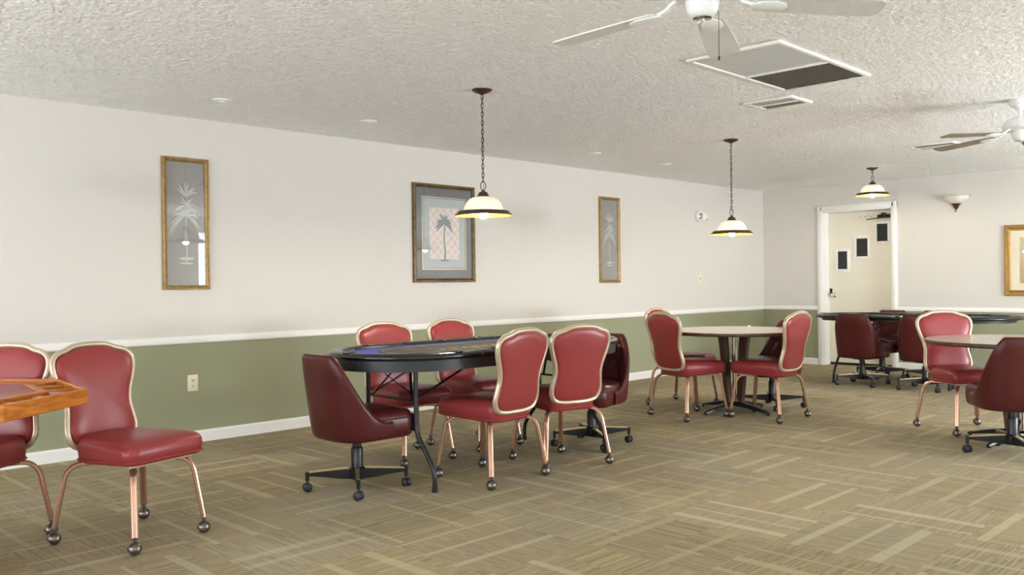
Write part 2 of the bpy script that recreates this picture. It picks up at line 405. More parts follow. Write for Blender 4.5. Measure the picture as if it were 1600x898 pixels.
def thing(name, label, cat, loc=(0, 0, 0), rotz=0, group=None):
    o = bpy.data.objects.new(name, None); C.objects.link(o); o.location = loc; o.rotation_euler = (0, 0, rotz)
    o.empty_display_size = .1
    return tag(o, label, cat, group)
def tag(o, label, cat, group=None):
    o['label'] = label; o['category'] = cat
    if group: o['group'] = group
    return o
def struct(o, label=None):
    o['kind'] = 'structure'
    if label: o['label'] = label
    return o
KIDS = {}
def dup(root, loc, rotz, label, group=None):
    """copy a thing with its parts and their sub-parts"""
    if not KIDS:
        pass
    r = root.copy(); C.objects.link(r); r.location = loc; r.rotation_euler = (0, 0, rotz); r['label'] = label
    if group: r['group'] = group
    for ch in [o for o in ALLOBJ() if o.parent == root]:
        c = ch.copy(); C.objects.link(c); c.parent = r
        for g in [o for o in ALLOBJ() if o.parent == ch]:
            d = g.copy(); C.objects.link(d); d.parent = c
    return r
def ALLOBJ(): return list(C.objects)

# ------------------------------------------------------------------ room shell
T = .12
struct(MB().box(XL-T, XR+T, YF-T, YB+.6, -.1, 0).build('floor', M_CARPET), 'beige and brown carpet tiles laid quarter-turned across the room')
def popcorn_ceiling():
    # a slab whose underside carries sprayed popcorn texture as real relief where the photo looks at it
    import numpy as np
    rng = np.random.default_rng(3)
    x0, x1, y0, y1, st = XL, .7, .6, YB, .009
    nx, ny = int((x1-x0)/st)+1, int((y1-y0)/st)+1
    a = rng.random((ny, nx)); b = rng.random((ny, nx))
    blur = lambda q: (q+np.roll(q, 1, 0)+np.roll(q, -1, 0)+np.roll(q, 1, 1)+np.roll(q, -1, 1))/5
    h = .8*a**1.5+.2*np.clip((blur(b)-.3)*2.5, 0, 1)
    co = np.zeros((ny, nx, 3), np.float32)
    co[..., 0] = np.linspace(x0, x1, nx)[None, :]+(rng.random((ny, nx))-.5)*st*.5
    co[..., 1] = np.linspace(y0, y1, ny)[:, None]+(rng.random((ny, nx))-.5)*st*.5
    co[..., 2] = H+.003-.0075*h
    co[0, :, 1] = y0; co[-1, :, 1] = y1; co[:, 0, 0] = x0; co[:, -1, 0] = x1
    for e in (co[0], co[-1], co[:, 0], co[:, -1]): e[:, 2] = H
    idx = np.arange(nx*ny, dtype=np.int32).reshape(ny, nx)
    q = np.stack([idx[:-1, :-1], idx[1:, :-1], idx[1:, 1:], idx[:-1, 1:]], -1).reshape(-1, 4)
    extra = []; ef = []
    k = nx*ny
    def quad(xa, xb, ya, yb, z):
        n_ = k+len(extra); extra.extend([(xa, ya, z), (xa, yb, z), (xb, yb, z), (xb, ya, z)]); ef.append((n_, n_+1, n_+2, n_+3))
    quad(XL-T, XR+T, YF-T, y0, H); quad(x1, XR+T, y0, YB+.6, H); quad(XL-T, x0, y0, YB+.6, H); quad(x0, x1, y1, YB+.6, H); quad(XL-T, XR+T, YF-T, YB+.6, H+.1)
    V = np.concatenate([co.reshape(-1, 3), np.array(extra, np.float32)]); Q = np.concatenate([q, np.array(ef, np.int32)])
    me = bpy.data.meshes.new('ceiling'); me.vertices.add(len(V)); me.vertices.foreach_set('co', V.ravel())
    me.loops.add(len(Q)*4); me.loops.foreach_set('vertex_index', Q.ravel().astype(np.int32))
    me.polygons.add(len(Q)); me.polygons.foreach_set('loop_start', np.arange(0, len(Q)*4, 4, dtype=np.int32))
    me.update(calc_edges=True); me.shade_smooth(); me.materials.append(M_CEIL)
    o = bpy.data.objects.new('ceiling', me); C.objects.link(o); return o
struct(popcorn_ceiling(), 'white popcorn textured ceiling')
struct(MB().box(XL-T, XL, YF-T, YB+T, 0, H).build('wall_left', M_WALL), 'long wall, off-white above and olive green below the chair rail')
DX0, DX1, DZ = -5.50, -4.574, 2.085
bw = MB().box(XL, DX0, YB, YB+.2, 0, H).box(DX1, XR, YB, YB+.2, 0, H).box(DX0, DX1, YB, YB+.2, DZ, H)
struct(bw.build('wall_back', M_WALL), 'end wall with a cream door, off-white above olive green')
def wall_with_openings(name, axis, at, th, lo, hi, spans):
    b = MB()
    def seg(a, c, z0, z1):
        if axis == 'x': b.box(at, at+th, a, c, z0, z1)
        else: b.box(a, c, at, at+th, z0, z1)
    cur = lo
    for a, c in spans:
        seg(cur, a, 0, H); seg(a, c, 0, WZ0); seg(a, c, WZ1, H); cur = c
    seg(cur, hi, 0, H)
    return struct(b.build(name, M_WALL))
wall_with_openings('wall_right', 'x', XR, T, YF, YB, WIN_SIDE)
wall_with_openings('wall_front', 'y', YF-T, T, XL, XR, WIN_REAR)
k = 0
for axis, spans in (('x', WIN_SIDE), ('y', WIN_REAR)):
    for a, c in spans:
        k += 1; f = MB(); g = MB()
        def bx(mb, p, q, z0, z1, d0, d1):
            if axis == 'x': mb.box(XR+d0, XR+d1, p, q, z0, z1)
            else: mb.box(p, q, YF-d1, YF-d0, z0, z1)
        for p, q, z0, z1 in ((a, a+.06, WZ0, WZ1), (c-.06, c, WZ0, WZ1), (a, c, WZ0, WZ0+.06), (a, c, WZ1-.06, WZ1), ((a+c)/2-.03, (a+c)/2+.03, WZ0, WZ1)):
            bx(f, p, q, z0, z1, .03, .09)
        bx(g, a+.05, c-.05, WZ0+.05, WZ1-.05, .055, .061)
        wo = struct(f.build('window_%d' % k, M_TRIM)); struct(g.build('pane', M_PANEGLASS, wo))

# baseboards and chair rail
BBP = [(0, 0), (.014, 0), (.014, .074), (.008, .088), (0, .088)]
RLP = [(0, .747), (.012, .747), (.02, .756), (.02, .776), (.011, .790), (.008, .800), (0, .803)]
def moulding(name, prof, p0, p1, nrm, m=M_TRIM):
    r = [[(p[0]+nrm[0]*d, p[1]+nrm[1]*d, z) for d, z in prof] for p in (p0, p1)]
    return struct(MB().loft(r).build(name, m, smooth=20))
moulding('baseboard_left', BBP, (XL, YF), (XL, YB-.015), (1, 0)); moulding('trim_1', RLP, (XL, YF), (XL, YB-.021), (1, 0))
moulding('baseboard_back', BBP, (XL+.015, YB), (DX0-.08, YB), (0, -1)); moulding('trim_2', RLP, (XL+.02, YB), (DX0-.08, YB), (0, -1))
moulding('baseboard_back_2', BBP, (DX1+.072, YB), (XR, YB), (0, -1)); moulding('trim_3', RLP, (DX1+.072, YB), (XR, YB), (0, -1))
# door casing
cs = MB()
for x0, x1 in ((DX0-.08, DX0+.004), (DX1-.004, DX1+.072)):
    cs.box(x0, x1, YB-.02, YB, 0, DZ+.08, .004).box(x0+.014, x1-.014, YB-.027, YB-.018, 0, DZ+.068, .003)
cs.box(DX0-.08, DX1+.072, YB-.0205, YB, DZ, DZ+.08, .004)
cs.box(DX0-.03, DX1+.03, YB-.027, YB-.018, DZ+.014, DZ+.066, .003)
struct(cs.build('trim_4', M_TRIM), 'white painted door casing around the cream door')
# jamb lining and stop
DD = .15
jb = MB().box(DX0, DX0+.012, YB, YB+.2, 0, DZ).box(DX1-.012, DX1, YB, YB+.2, 0, DZ).box(DX0, DX1, YB, YB+.2, DZ-.012, DZ)
struct(jb.build('trim_5', M_TRIM), 'white door jamb lining the recessed doorway')
dr = struct(MB().box(DX0+.014, DX1-.014, YB+DD, YB+DD+.04, .035, DZ-.014, .002).build('door_1', M_DOOR), 'cream slab door with three small black windows')
struct(MB().box(DX0+.013, DX1-.013, YB+DD+.006, YB+.199, .0005, .0345, .002).build('threshold', M_BLACK, dr), 'black threshold under the door')  # black stands for the shaded gap; block keeps outside light from leaking in
yd = YB+DD
for (x0, x1, z0, z1) in ((-5.358, -5.23, 1.305, 1.545), (-5.098, -4.95, 1.47, 1.709), (-4.822, -4.684, 1.662, 1.892)):
    fr = MB()
    w_ = .034
    for a in ((x0-w_, x0, z0-w_, z1+w_), (x1, x1+w_, z0-w_, z1+w_), (x0, x1, z0-w_, z0), (x0, x1, z1, z1+w_)):
        fr.box(a[0], a[1], yd-.014, yd, a[2], a[3], .003)
    fo = struct(fr.build('window_frame', M_TRIM, dr)); struct(MB().box(x0, x1, yd-.006, yd-.001, z0, z1).build('pane', M_BLACKPANE, fo))
ko = MB().lathe([(.0, 0), (.034, 0), (.034, .006), (.014, .012), (.012, .03), (.026, .04), (.029, .055), (.022, .068), (0, .07)], 24)
ko.v = [(x-5.425, yd-z, y+.95) for x, y, z in ko.v]
ho = struct(ko.build('door_handle', M_CHROME, dr))
struct(MB().box(-5.482, -5.445, yd-.004, yd, .93, 1.04, .002).build('latch_plate', M_DARKSTEM, ho))
cl = MB().box(-4.80, -4.62, yd-.06, yd, 1.965, 2.012, .012)
cl.sweep([(-4.93, yd-.075, 1.955), (-4.80, yd-.085, 1.962), (-4.68, yd-.09, 1.975)], rrect(.012, .005, .003)).sweep([(-4.68, yd-.09, 1.975), (-4.60, yd-.1, 1.99)], rrect(.012, .005, .003))
cl.lathe([(.018, 0), (.018, .035)], 14, (-4.69, yd-.09, 1.968)).lathe([(.03, 0), (.03, .02)], 16, (-4.72, yd-.05, 2.012))
struct(cl.build('door_closer', M_DARKSTEM, dr))
sc_ = MB()
for x, z, a, c in ((-5.34, .285, .012, .006), (-5.30, .29, .01, .01), (-5.26, .285, .016, .006), (-5.365, .295, .008, .012), (-4.98, 2.0, .01, .008), (-4.94, 2.01, .008, .008), (-4.90, 1.995, .008, .01), (-5.05, 2.0, .012, .004)):
    sc_.ball((x, yd-.0005, z), 1, 12, 6, (a, .0012, c))
struct(sc_.build('scuff_marks', M_STAIN, dr))

# ------------------------------------------------------------------ red banquet chairs
def make_banquet():
    t = thing('banquet_chair', '', 'chair', group='red banquet chairs with bronze ball casters')
    def outline(z, inset, y_back=0.0):
        hwr, hwf, y0, y1 = .168-inset, .216-inset, -.205+inset, .235-inset
        pts = []
        def corner(cx, cy, r, a0, a1, n=6):
            for i in range(n+1):
                a = rad(a0+(a1-a0)*i/n); pts.append((cx+r*math.cos(a), cy+r*math.sin(a), z))
        rf, rr = max(.055-inset*.4, .02), max(.06-inset*.4, .02)
        corner(hwf-rf, y1-rf, rf, 5, 90); corner(-hwf+rf, y1-rf, rf, 90, 175); corner(-hwr+rr, y0+rr, rr, 175, 270); corner(hwr-rr, y0+rr, rr, 270, 365)
        # slightly bowed front and sides
        return [(x, y+(.014*(1-(x/hwf)**2) if y > y1-.03 else 0), z) for x, y, z in pts]
    rings = [outline(.386, .03), outline(.386, .006), outline(.394, .0), outline(.43, -.006), outline(.458, -.002), outline(.474, .008), outline(.484, .024), outline(.492, .055), outline(.497, .10), outline(.499, .15)]
    rings = [[(x, y, z-(.022*max(0, min(1, (.10-y)/.25)) if z < .41 else 0)) for x, y, z in r] for r in rings]
    seat = MB().loft(rings).build('seat', M_RED, t, smooth=60)
    pp = [(x, y, z-.022*max(0, min(1, (.10-y)/.25))) for x, y, z in outline(.402, -.005)]
    pb = MB().tube(pp, .0042, 8, True); pb.tube([(0, -.2085, .405), (0, -.2125, .43), (0, -.209, .462)], .003, 6)
    pb.build('piping', M_RED, seat)
    fr = MB()
    for sx in (-1, 1):
        fr.sweep([(sx*.13, -.17, .378), (sx*.165, .19, .378)], rrect(.011, .008, .002))
    fr.sweep([(-.165, .185, .378), (.165, .185, .378)], rrect(.011, .008, .002))
    fr.build('seat_frame', M_CHAMP, t)
    # back: shield outline (half width, height above the bottom)
    half = [(.0, .0), (.10, .003), (.158, .020), (.184, .070), (.178, .135), (.170, .190), (.178, .250), (.200, .315), (.216, .372), (.214, .418), (.186, .450), (.135, .466), (.085, .484), (.0, .490)]
    ptsR = [(x, z) for x, z in half]; ptsL = [(-x, z) for x, z in half[-2:0:-1]]
    def place(x, z, off=0.0):
        # lean back and curve round the sitter
        lean = rad(11); zz = z
        y = -.216-math.sin(lean)*zz+.30*x*x-.10*(zz-.25)**2*0+off*math.cos(lean)
        return Vector((x, y, .418+math.cos(lean)*zz+off*math.sin(lean)))
    o2 = catmull([(x, z, 0) for x, z in ptsR+ptsL], 5)
    fp = [place(p.x, p.y) for p in o2]
    sm = MB().sweep(fp, rrect(.0125, .015, .009, 4), True, up=Vector((0, -1, .2)))
    bf = sm.build('back_frame', M_CHAMP, t, smooth=60)
    cx, cz = 0, .25
    def ring(k, off):
        out = []
        for p in o2:
            dx, dz = p.x-cx, p.y-cz; L = math.hypot(dx, dz)
            kk = k if k < .8 else k
            out.append(tuple(place(cx+dx*kk, cz+dz*kk, off)))
        return out
    fl = [(.955, -.002), (.95, .010), (.92, .021), (.86, .029), (.74, .036), (.55, .041), (.3, .044), (.1, .045)]
    bl = [(.955, -.002), (.95, -.010), (.91, -.017), (.8, -.021), (.55, -.023), (.25, -.024), (.08, -.024)]
    pad = MB().loft([ring(a, b) for a, b in reversed(bl)]+[ring(a, b) for a, b in fl])
    bk = pad.build('backrest', M_RED, t, smooth=60)
    prof = [(.0155, -.006), (.0155, .006), (.011, .0105), (.004, .0105), (.002, .0068), (-.002, .0068), (-.004, .0105), (-.011, .0105), (-.0155, .006), (-.0155, -.006), (-.011, -.0105), (-.004, -.0105), (-.002, -.0068), (.002, -.0068), (.004, -.0105), (.011, -.0105)]
    for sx, sy, cx_, cy__, bx_, by_ in ((-1, -1, .245, .2375, .205, .195), (1, -1, .245, .2375, .205, .195), (-1, 1, .195, .2375, .165, .195), (1, 1, .195, .2375, .165, .195)):
        p0 = Vector((sx*bx_*.42, sy*by_*.42, .366)); p1 = Vector((sx*bx_, sy*by_, .366)); p2 = Vector((sx*cx_, sy*cy__, .076))
        leg = MB().sweep(roundpath([p0, p1, p2], .1, 10), prof, up=Vector((0, 0, 1))).build('leg', M_COPPER, t, smooth=30)
        cb = MB().lathe([(.008, .05), (.008, .066), (.012, .068), (.012, .08), (0, .08)], 14, (sx*cx_, sy*cy__, 0))
        cb.ball((sx*cx_, sy*cy__, .0285), .0285, 24, 16)
        hood = [(.0305, .024), (.0305, .033), (.026, .046), (.014, .058), (.0, .06)]
        q = MB().lathe(hood, 20, (0, 0, 0)); q.v = [(x+sx*cx_+.002, y+sy*cy__, z) for x, y, z in q.v]; cb.add(q.v, q.f)
        cb.build('caster', M_BALL, leg, smooth=50)
    return t
ban = make_banquet()
BANQ = [
    ((-4.555, 1.090), -50, 'red banquet chair mostly hidden behind the octagonal oak table, cut off by photo edge'),
    ((-4.190, 1.690), 17, 'red banquet chair beside the octagonal oak table, its whole seat turned to the aisle'),
    ((-4.700, 3.725), -4, 'red banquet chair between wall and blue poker table, nearer the wall outlet'),
    ((-4.715, 4.375), 0, 'red banquet chair between wall and blue poker table, farther from the wall outlet'),
    ((-3.870, 3.684), 184, 'red banquet chair seen from behind at the blue poker table, nearer the camera'),
    ((-3.864, 4.290), 166, 'red banquet chair seen from behind at the blue poker table, overlapping the tufted chair'),
    ((-4.306, 6.504), 73, 'red banquet chair seen from behind at the middle round table, on the poker table side'),
    ((-3.770, 6.870), 180, 'red banquet chair at the middle round table with its back towards the door'),
    ((-4.780, 7.120), 3, 'red banquet chair almost hidden behind another at the middle round table, near the wall'),
    ((-2.320, 7.225), -42, 'red banquet chair facing the camera at the round table cut off by photo edge'),
]
for i, ((x, y), a, lb) in enumerate(BANQ):
    if i == 0: ban.location = (x, y, 0); ban.rotation_euler = (0, 0, rad(a-90)); ban['label'] = lb
    else: dup(ban, (x, y, 0), rad(a-90), lb)

# ------------------------------------------------------------------ maroon barrel chairs
def make_barrel():
    t = thing('barrel_chair', '', 'chair', group='maroon barrel swivel chairs')
    # plan path of the shell, front left round the back to front right
    path = []
    N = 44
    for i in range(N+1):
        th = -90+180*i/N
        s_, c_ = math.sin(rad(th)), math.cos(rad(th))
        path.append((.262*math.copysign(abs(s_)**.62, s_), -.235*abs(c_)**.62-.0))
    front = [(.262-.010*k/6, .105*k/6) for k in range(1, 7)]
    plan = [(-x, y) for x, y in front[::-1]]+path+front
    n = len(plan)
    def normal(i):
        a = Vector(plan[max(i-1, 0)]+(0,)); b = Vector(plan[min(i+1, n-1)]+(0,)); d = (b-a).normalized()
        return Vector((-d.y, d.x, 0))       # towards the inside
    ZB = .305
    def top(y):
        if y < -.222: return .785
        t_ = (y+.222)/.327
        return .402+.383*(1-t_)**2.5-.02*t_*(1-t_)
    rings = []; inner = []
    for i in range(n):
        x, y = plan[i]; nn = normal(i); zt = top(y); P = Vector((x, y, 0)); ring = []
        def pt(off, z):
            k = (z-ZB)/.48
            sc = .90+.10*min(1, max(0, k)**.7)
            q = P+nn*off
            back = max(0, -(y)/.235)
            return Vector((q.x*sc, q.y*sc-.045*k*back, z))
        zm = lambda f: ZB+(zt-ZB)*f
        ring.append(pt(.035, ZB-.004)); ring.append(pt(.014, ZB)); ring.append(pt(.002, ZB+.014))
        for f in (.2, .4, .6, .8): ring.append(pt(0, zm(f)))
        ring += [pt(.001, zt-.022), pt(.005, zt-.009), pt(.016, zt-.001), pt(.030, zt), pt(.043, zt-.006), pt(.050, zt-.018), pt(.052, zt-.032), pt(.052, ZB+.02 if zt < .45 else zt-.05), pt(.05, ZB+.02)]
        rings.append([tuple(p) for p in ring])
    sh = MB().loft(rings, True, True).build('shell', M_MAROON, t, smooth=50)
    # welt along the upper edge
    MB().tube([r[9] for r in rings], .0045, 8).build('piping', M_MAROON, sh)
    # tufted inner padding with diamond buttons
    tb = MB(); U, V = 90, 44; vs = []; fs = []; bt = []
    i0, i1 = 5, n-6
    def inner_pt(fu, fv):
        fi = i0+(i1-i0)*fu; a = int(fi); fr_ = fi-a; a2 = min(a+1, n-1)
        x = plan[a][0]*(1-fr_)+plan[a2][0]*fr_; y = plan[a][1]*(1-fr_)+plan[a2][1]*fr_
        nn = (normal(a)*(1-fr_)+normal(a2)*fr_).normalized(); zt = top(y)-.035; z0 = .40
        z = z0+max(.02, zt-z0)*fv; k = (z-ZB)/.48; sc = .90+.10*min(1, k**.7); back = max(0, -y/.235)
        return x, y, z, nn, sc, k, back
    gu, gv = 10, 4
    for a in range(U+1):
        for b in range(V+1):
            fu, fv = a/U, b/V
            x, y, z, nn, sc, k, back = inner_pt(fu, fv)
            p_, q_ = fu*gu, fv*gv
            d1 = abs(math.sin(PI*(p_+q_)/2)); d2_ = abs(math.sin(PI*(p_-q_)/2))
            puff = (d1*d2_)**.45
            edge = min(1, 6*min(fu, 1-fu))*min(1, 5*min(fv+.15, 1-fv))
            off = .047+.021*edge*(.35+.65*puff)
            q = Vector((x, y, 0))+nn*off
            vs.append((q.x*sc, q.y*sc-.045*k*back, z))
    for a in range(U):
        for b in range(V):
            i = a*(V+1)+b; fs.append((i, i+1, i+V+2, i+V+1))
    ip = tb.add(vs, fs).build('tufted_padding', M_MAROON, t, smooth=80)
    bb = MB()
    for a in range(1, gu):
        for b in range(1, gv):
            if (a+b) % 2: continue
            x, y, z, nn, sc, k, back = inner_pt(a/gu, b/gv)
            q = Vector((x, y, 0))+nn*.058
            bb.ball((q.x*sc, q.y*sc-.045*k*back, z), .0085, 10, 6)
    bb.build('buttons', M_MAROON, ip)
    # seat cushion
    def so(z, ins):
        pts = []
        def arc(cx, cy, r, a0, a1, m=7):
            for i in range(m+1):
                a = rad(a0+(a1-a0)*i/m); pts.append((cx+r*math.cos(a), cy+r*math.sin(a), z))
        hw = .215-ins; y1 = .268-ins; y0 = -.165+ins; rf = .075-.4*ins
        arc(hw-rf, y1-rf, rf, 0, 90); arc(-hw+rf, y1-rf, rf, 90, 180); arc(-hw+.1, y0+.1, .1, 180, 270); arc(hw-.1, y0+.1, .1, 270, 360)
        return [(x, y+.012*(1-(x/.215)**2)*(1 if y > .2 else 0), zz) for x, y, zz in pts]
    st = MB().loft([so(.302, .05), so(.302, .012), so(.314, .002), so(.36, -.004), so(.41, -.002), so(.437, .006), so(.452, .022), so(.463, .055), so(.469, .1), so(.471, .15)]).build('seat', M_MAROON, t, smooth=60)
    MB().tube(so(.412, -.003), .004, 8, True).build('piping', M_MAROON, st)
    cb = MB().lathe([(.11, .286), (.11, .302)], 24).lathe([(.026, .16), (.026, .29)], 20).lathe([(.034, .07), (.034, .235), (.028, .245)], 20)
    cb.lathe([(.042, .062), (.046, .075), (.046, .12), (.036, .13)], 20)
    cb.build('column', M_BLACK, t)
    return t
def add_base(t, rot):
    for k in range(4):
        a = rot+k*PI/2; m = Matrix.Rotation(a, 4, 'Z')
        arm = MB().loft([[tuple(m @ Vector((r, s*w_, z))) for s, z in ((-1, z0), (1, z0), (1, z1), (-1, z1))] for r, w_, z0, z1 in ((.03, .019, .062, .122), (.10, .017, .068, .119), (.2, .014, .082, .112), (.277, .012, .090, .107))])
        arm.lathe([(.011, .062), (.011, .112), (0, .114)], 12, tuple((m @ Vector((.28, 0, 0)))[:2])+(0,))
        ao = arm.build('base_arm', M_BLACK, t, smooth=30)
        MB().loft([[tuple(m @ Vector((r, s*w_, z))) for s, z in ((-1, z0), (1, z0), (1, z0+.009), (-1, z0+.009))] for r, w_, z0 in ((.048, .0135, .1205), (.10, .0125, .1175), (.2, .0105, .1105), (.268, .009, .1055))]).build('brass_strip', M_BRASS, ao)
        ca = MB(); c = m @ Vector((.28, 0, 0)); ca.lathe([(.006, .04), (.006, .066)], 10, (c.x, c.y, 0))
        sw = Matrix.Translation((c.x, c.y, .0255)) @ Matrix.Rotation(a*2.7+k*1.3, 4, 'Z') @ Matrix.Rotation(PI/2, 4, 'X')
        for dz in (-.024, .003):
            q = MB().lathe([(.0, 0), (.019, 0), (.0245, .004), (.0255, .011), (.0245, .017), (.019, .021), (0, .021)], 22)
            q.v = [tuple(sw @ Vector((x, y, z+dz))) for x, y, z in q.v]; ca.add(q.v, q.f)
        q = MB().lathe([(.012, -.004), (.012, .004)], 14); q.v = [tuple(sw @ Vector(v)) for v in q.v]; ca.add(q.v, q.f)
        ca.build('caster', M_BLKPLASTIC, ao, smooth=50)
BARREL = [
    ((-4.220, 2.970), 88, 56, 'maroon barrel chair, plain back showing, at the near end of the blue poker table'),
    ((-4.100, 4.930), 285, 57, 'maroon tufted barrel chair at the far end of the blue poker table'),
    ((-4.045, 7.455), 250, 36, 'maroon tufted barrel chair behind the middle round table, facing it'),
    ((-4.150, 9.660), 88, 44, 'maroon barrel chair with whole plain back showing at the green poker table by the door'),
    ((-3.470, 9.640), 96, 43, 'maroon barrel chair at the green poker table, half hidden behind a red banquet chair'),
    ((-4.300, 10.560), 262, 10, 'maroon tufted barrel chair on the far side of the green poker table, before the door'),
    ((-3.760, 10.580), 268, 20, 'maroon barrel chair on the end-wall side of the green poker table, right of the door'),
    ((-1.790, 6.505), 128, 215, 'maroon barrel chair cut off by photo edge, plain back showing, at a round table'),
]
bar = make_barrel()
plain_parts = [o for o in C.objects if o.parent == bar]
for i, ((x, y), a, br_, lb) in enumerate(BARREL):
    r = bar if i == 0 else dup(bar, (x, y, 0), rad(a-90), lb)
    r.location = (x, y, 0); r.rotation_euler = (0, 0, rad(a-90)); r['label'] = lb
    ALLB = r
    BARREL[i] = (r, br_, a)
for r, br_, a in BARREL: add_base(r, rad(br_-(a-90)))

# ------------------------------------------------------------------ oval poker tables
def stadium(a, b, z, n=15, p=2.0):
    """oval outline: half width a (x), half length b (y), rounded ends"""
    pts = []
    L = b-a*1.0
    for k in range(2*n+1):
        th = PI*k/(2*n); pts.append((a*math.cos(th), L+a*1.0*math.sin(th), z))
    for k in range(2*n+1):
        th = PI+PI*k/(2*n); pts.append((a*math.cos(th), -L+a*1.0*math.sin(th), z))
    return pts
def poker_table(loc, rotz, a, b, felt, label, inlay, ztop, legspan, apron):
    t = thing('poker_table', label, 'table', loc, rotz, 'oval folding poker tables')
    zt = ztop
    # padded rail: section swept round the outline
    rp = []
    for off, z in ((.095, zt-.030), (.095, zt-.014), (.09, zt-.004), (.075, zt+.004), (.05, zt+.007), (.025, zt+.003), (.007, zt-.006), (.0, zt-.018), (.004, zt-.03), (.018, zt-.036), (.09, zt-.036)):
        rp.append(stadium(a-off, b-off, z))
    rp.append(rp[0])
    rl = MB().loft(rp, False, False).build('padded_rail', M_PADRAIL, t, smooth=60)
    # steel cup holders let into the rail
    spots = []
    for yy in (-.62, -.31, 0, .31, .62):
        for sx in (-1, 1): spots.append((sx*(a-.055), yy*(b/1.1)))
    spots += [(0, b-.055), (0, -b+.055)]
    for x, y in spots:
        MB().lathe([(.0, zt-.03), (.034, zt-.03), (.036, zt+.008), (.041, zt+.0095), (.043, zt+.006)], 20, (x, y, 0), False, False).build('cup_holder', M_BALL, rl)
    # seams across the rail
    for x, y, d in ((a, -b*.42, 0), (-a, -b*.42, 0), (a, b*.42, 0), (-a, b*.42, 0)):
        s = 1 if x > 0 else -1
        MB().tube([(x-s*.09, y, zt-.004), (x-s*.05, y, zt+.0075), (x-s*.008, y, zt-.006), (x+s*.001, y, zt-.018), (x-s*.004, y, zt-.03)], .0028, 6).build('rail_seam', M_BLKPLASTIC, rl)
    tp = MB().loft([stadium(a-.06, b-.06, zt-.040), stadium(a-.06, b-.06, zt-.020)])
    fo = tp.build('playing_surface', felt, t)
    if inlay:
        MB().loft([stadium(a-.155, b-.33, zt-.0199), stadium(a-.155, b-.33, zt-.0185)]).build('printed_oval', M_FELTDARK, fo)
        g = MB()
        o_ = stadium(a-.17, b-.36, zt-.018); g.sweep(o_, [(-.003, -.0004), (.003, -.0004), (.003, .0004), (-.003, .0004)], True)
        # a ring of card boxes and a medallion print
        for k in range(-3, 4):
            for s in (-1, 1): 
                xx = s*.135; yy = k*.17
                g.sweep([(xx-.028, yy-.04, zt-.018), (xx+.028, yy-.04, zt-.018), (xx+.028, yy+.04, zt-.018), (xx-.028, yy+.04, zt-.018)], [(-.003, -.0004), (.003, -.0004), (.003, .0004), (-.003, .0004)], True)
        for k in range(9):
            yy = -.36+.09*k
            g.ball((0, yy, zt-.018), 1, 14, 6, (.05 if k % 2 else .03, .022, .0009))
        g.build('printed_emblem', M_FELTGOLD, fo)
    ai, ah = apron
    ap = [stadium(a-ai, b-ai, zt-.036), stadium(a-ai, b-ai, zt-.036-ah), stadium(a-ai-.018, b-ai-.018, zt-.036-ah), stadium(a-ai-.018, b-ai-.018, zt-.036)]
    ap.append(ap[0])
    MB().loft(ap, False, False).build('apron', M_APRON, t)
    zu = zt-.045
    MB().loft([stadium(a-ai-.02, b-ai-.02, zu-.012), stadium(a-ai-.02, b-ai-.02, zu)]).build('underside', M_BLACK, t)
    for s in (-1, 1):
        ly = legspan[(s+1)//2]
        lg = None
        for sx in (-1, 1):
            l_ = MB().tube(roundpath([(sx*.23, s*ly, zu), (sx*.23, s*ly, .32), (sx*.39, s*ly, .115), (sx*.39, s*ly, 0)], .05, 6), .0135, 12)
            l_.lathe([(.0165, 0), (.0165, .03)], 14, (sx*.39, s*ly, 0))
            l_.build('leg', M_BLACK, t, smooth=50)
        cr = MB().box(-.235, .235, s*ly-.006, s*ly+.006, .325, .425, .003).tube([(-.23, s*ly, .5), (.23, s*ly, .5)], .007, 8)
        cr.build('leg_crosspiece', M_BLACK, t)
        br = MB()
        for sx in (-1, 1):
            br.sweep([(sx*.215, s*ly, .5), (sx*.215, s*(ly-.55), zu-.01)], rrect(.009, .004, .002))
            br.sweep([(sx*.19, s*ly, .5), (sx*.03, s*(ly-.12), zu-.01)], rrect(.008, .004, .002))
        br.build('folding_brace', M_BLACK, t)
        MB().tube([(.20, s*(ly-.02), .52), (.05, s*(ly+.08), .65), (.04, s*(ly+.1), zu-.005)], .003, 6).build('lock_wire', M_CHROME, t)
    return t
poker_table((-4.215, 3.985, 0), 0, .478, 1.115, M_BLUEFELT, 'oval folding poker table with blue cloth, black padded rail and gold printing', True, .782, (.767, .767), (.022, .062))
poker_table((-3.745, 10.06, 0), rad(90), .47, 1.09, M_GREENFELT, 'oval folding poker table with green felt and black rail in front of the door', False, .764, (.50, .74), (.075, .028))

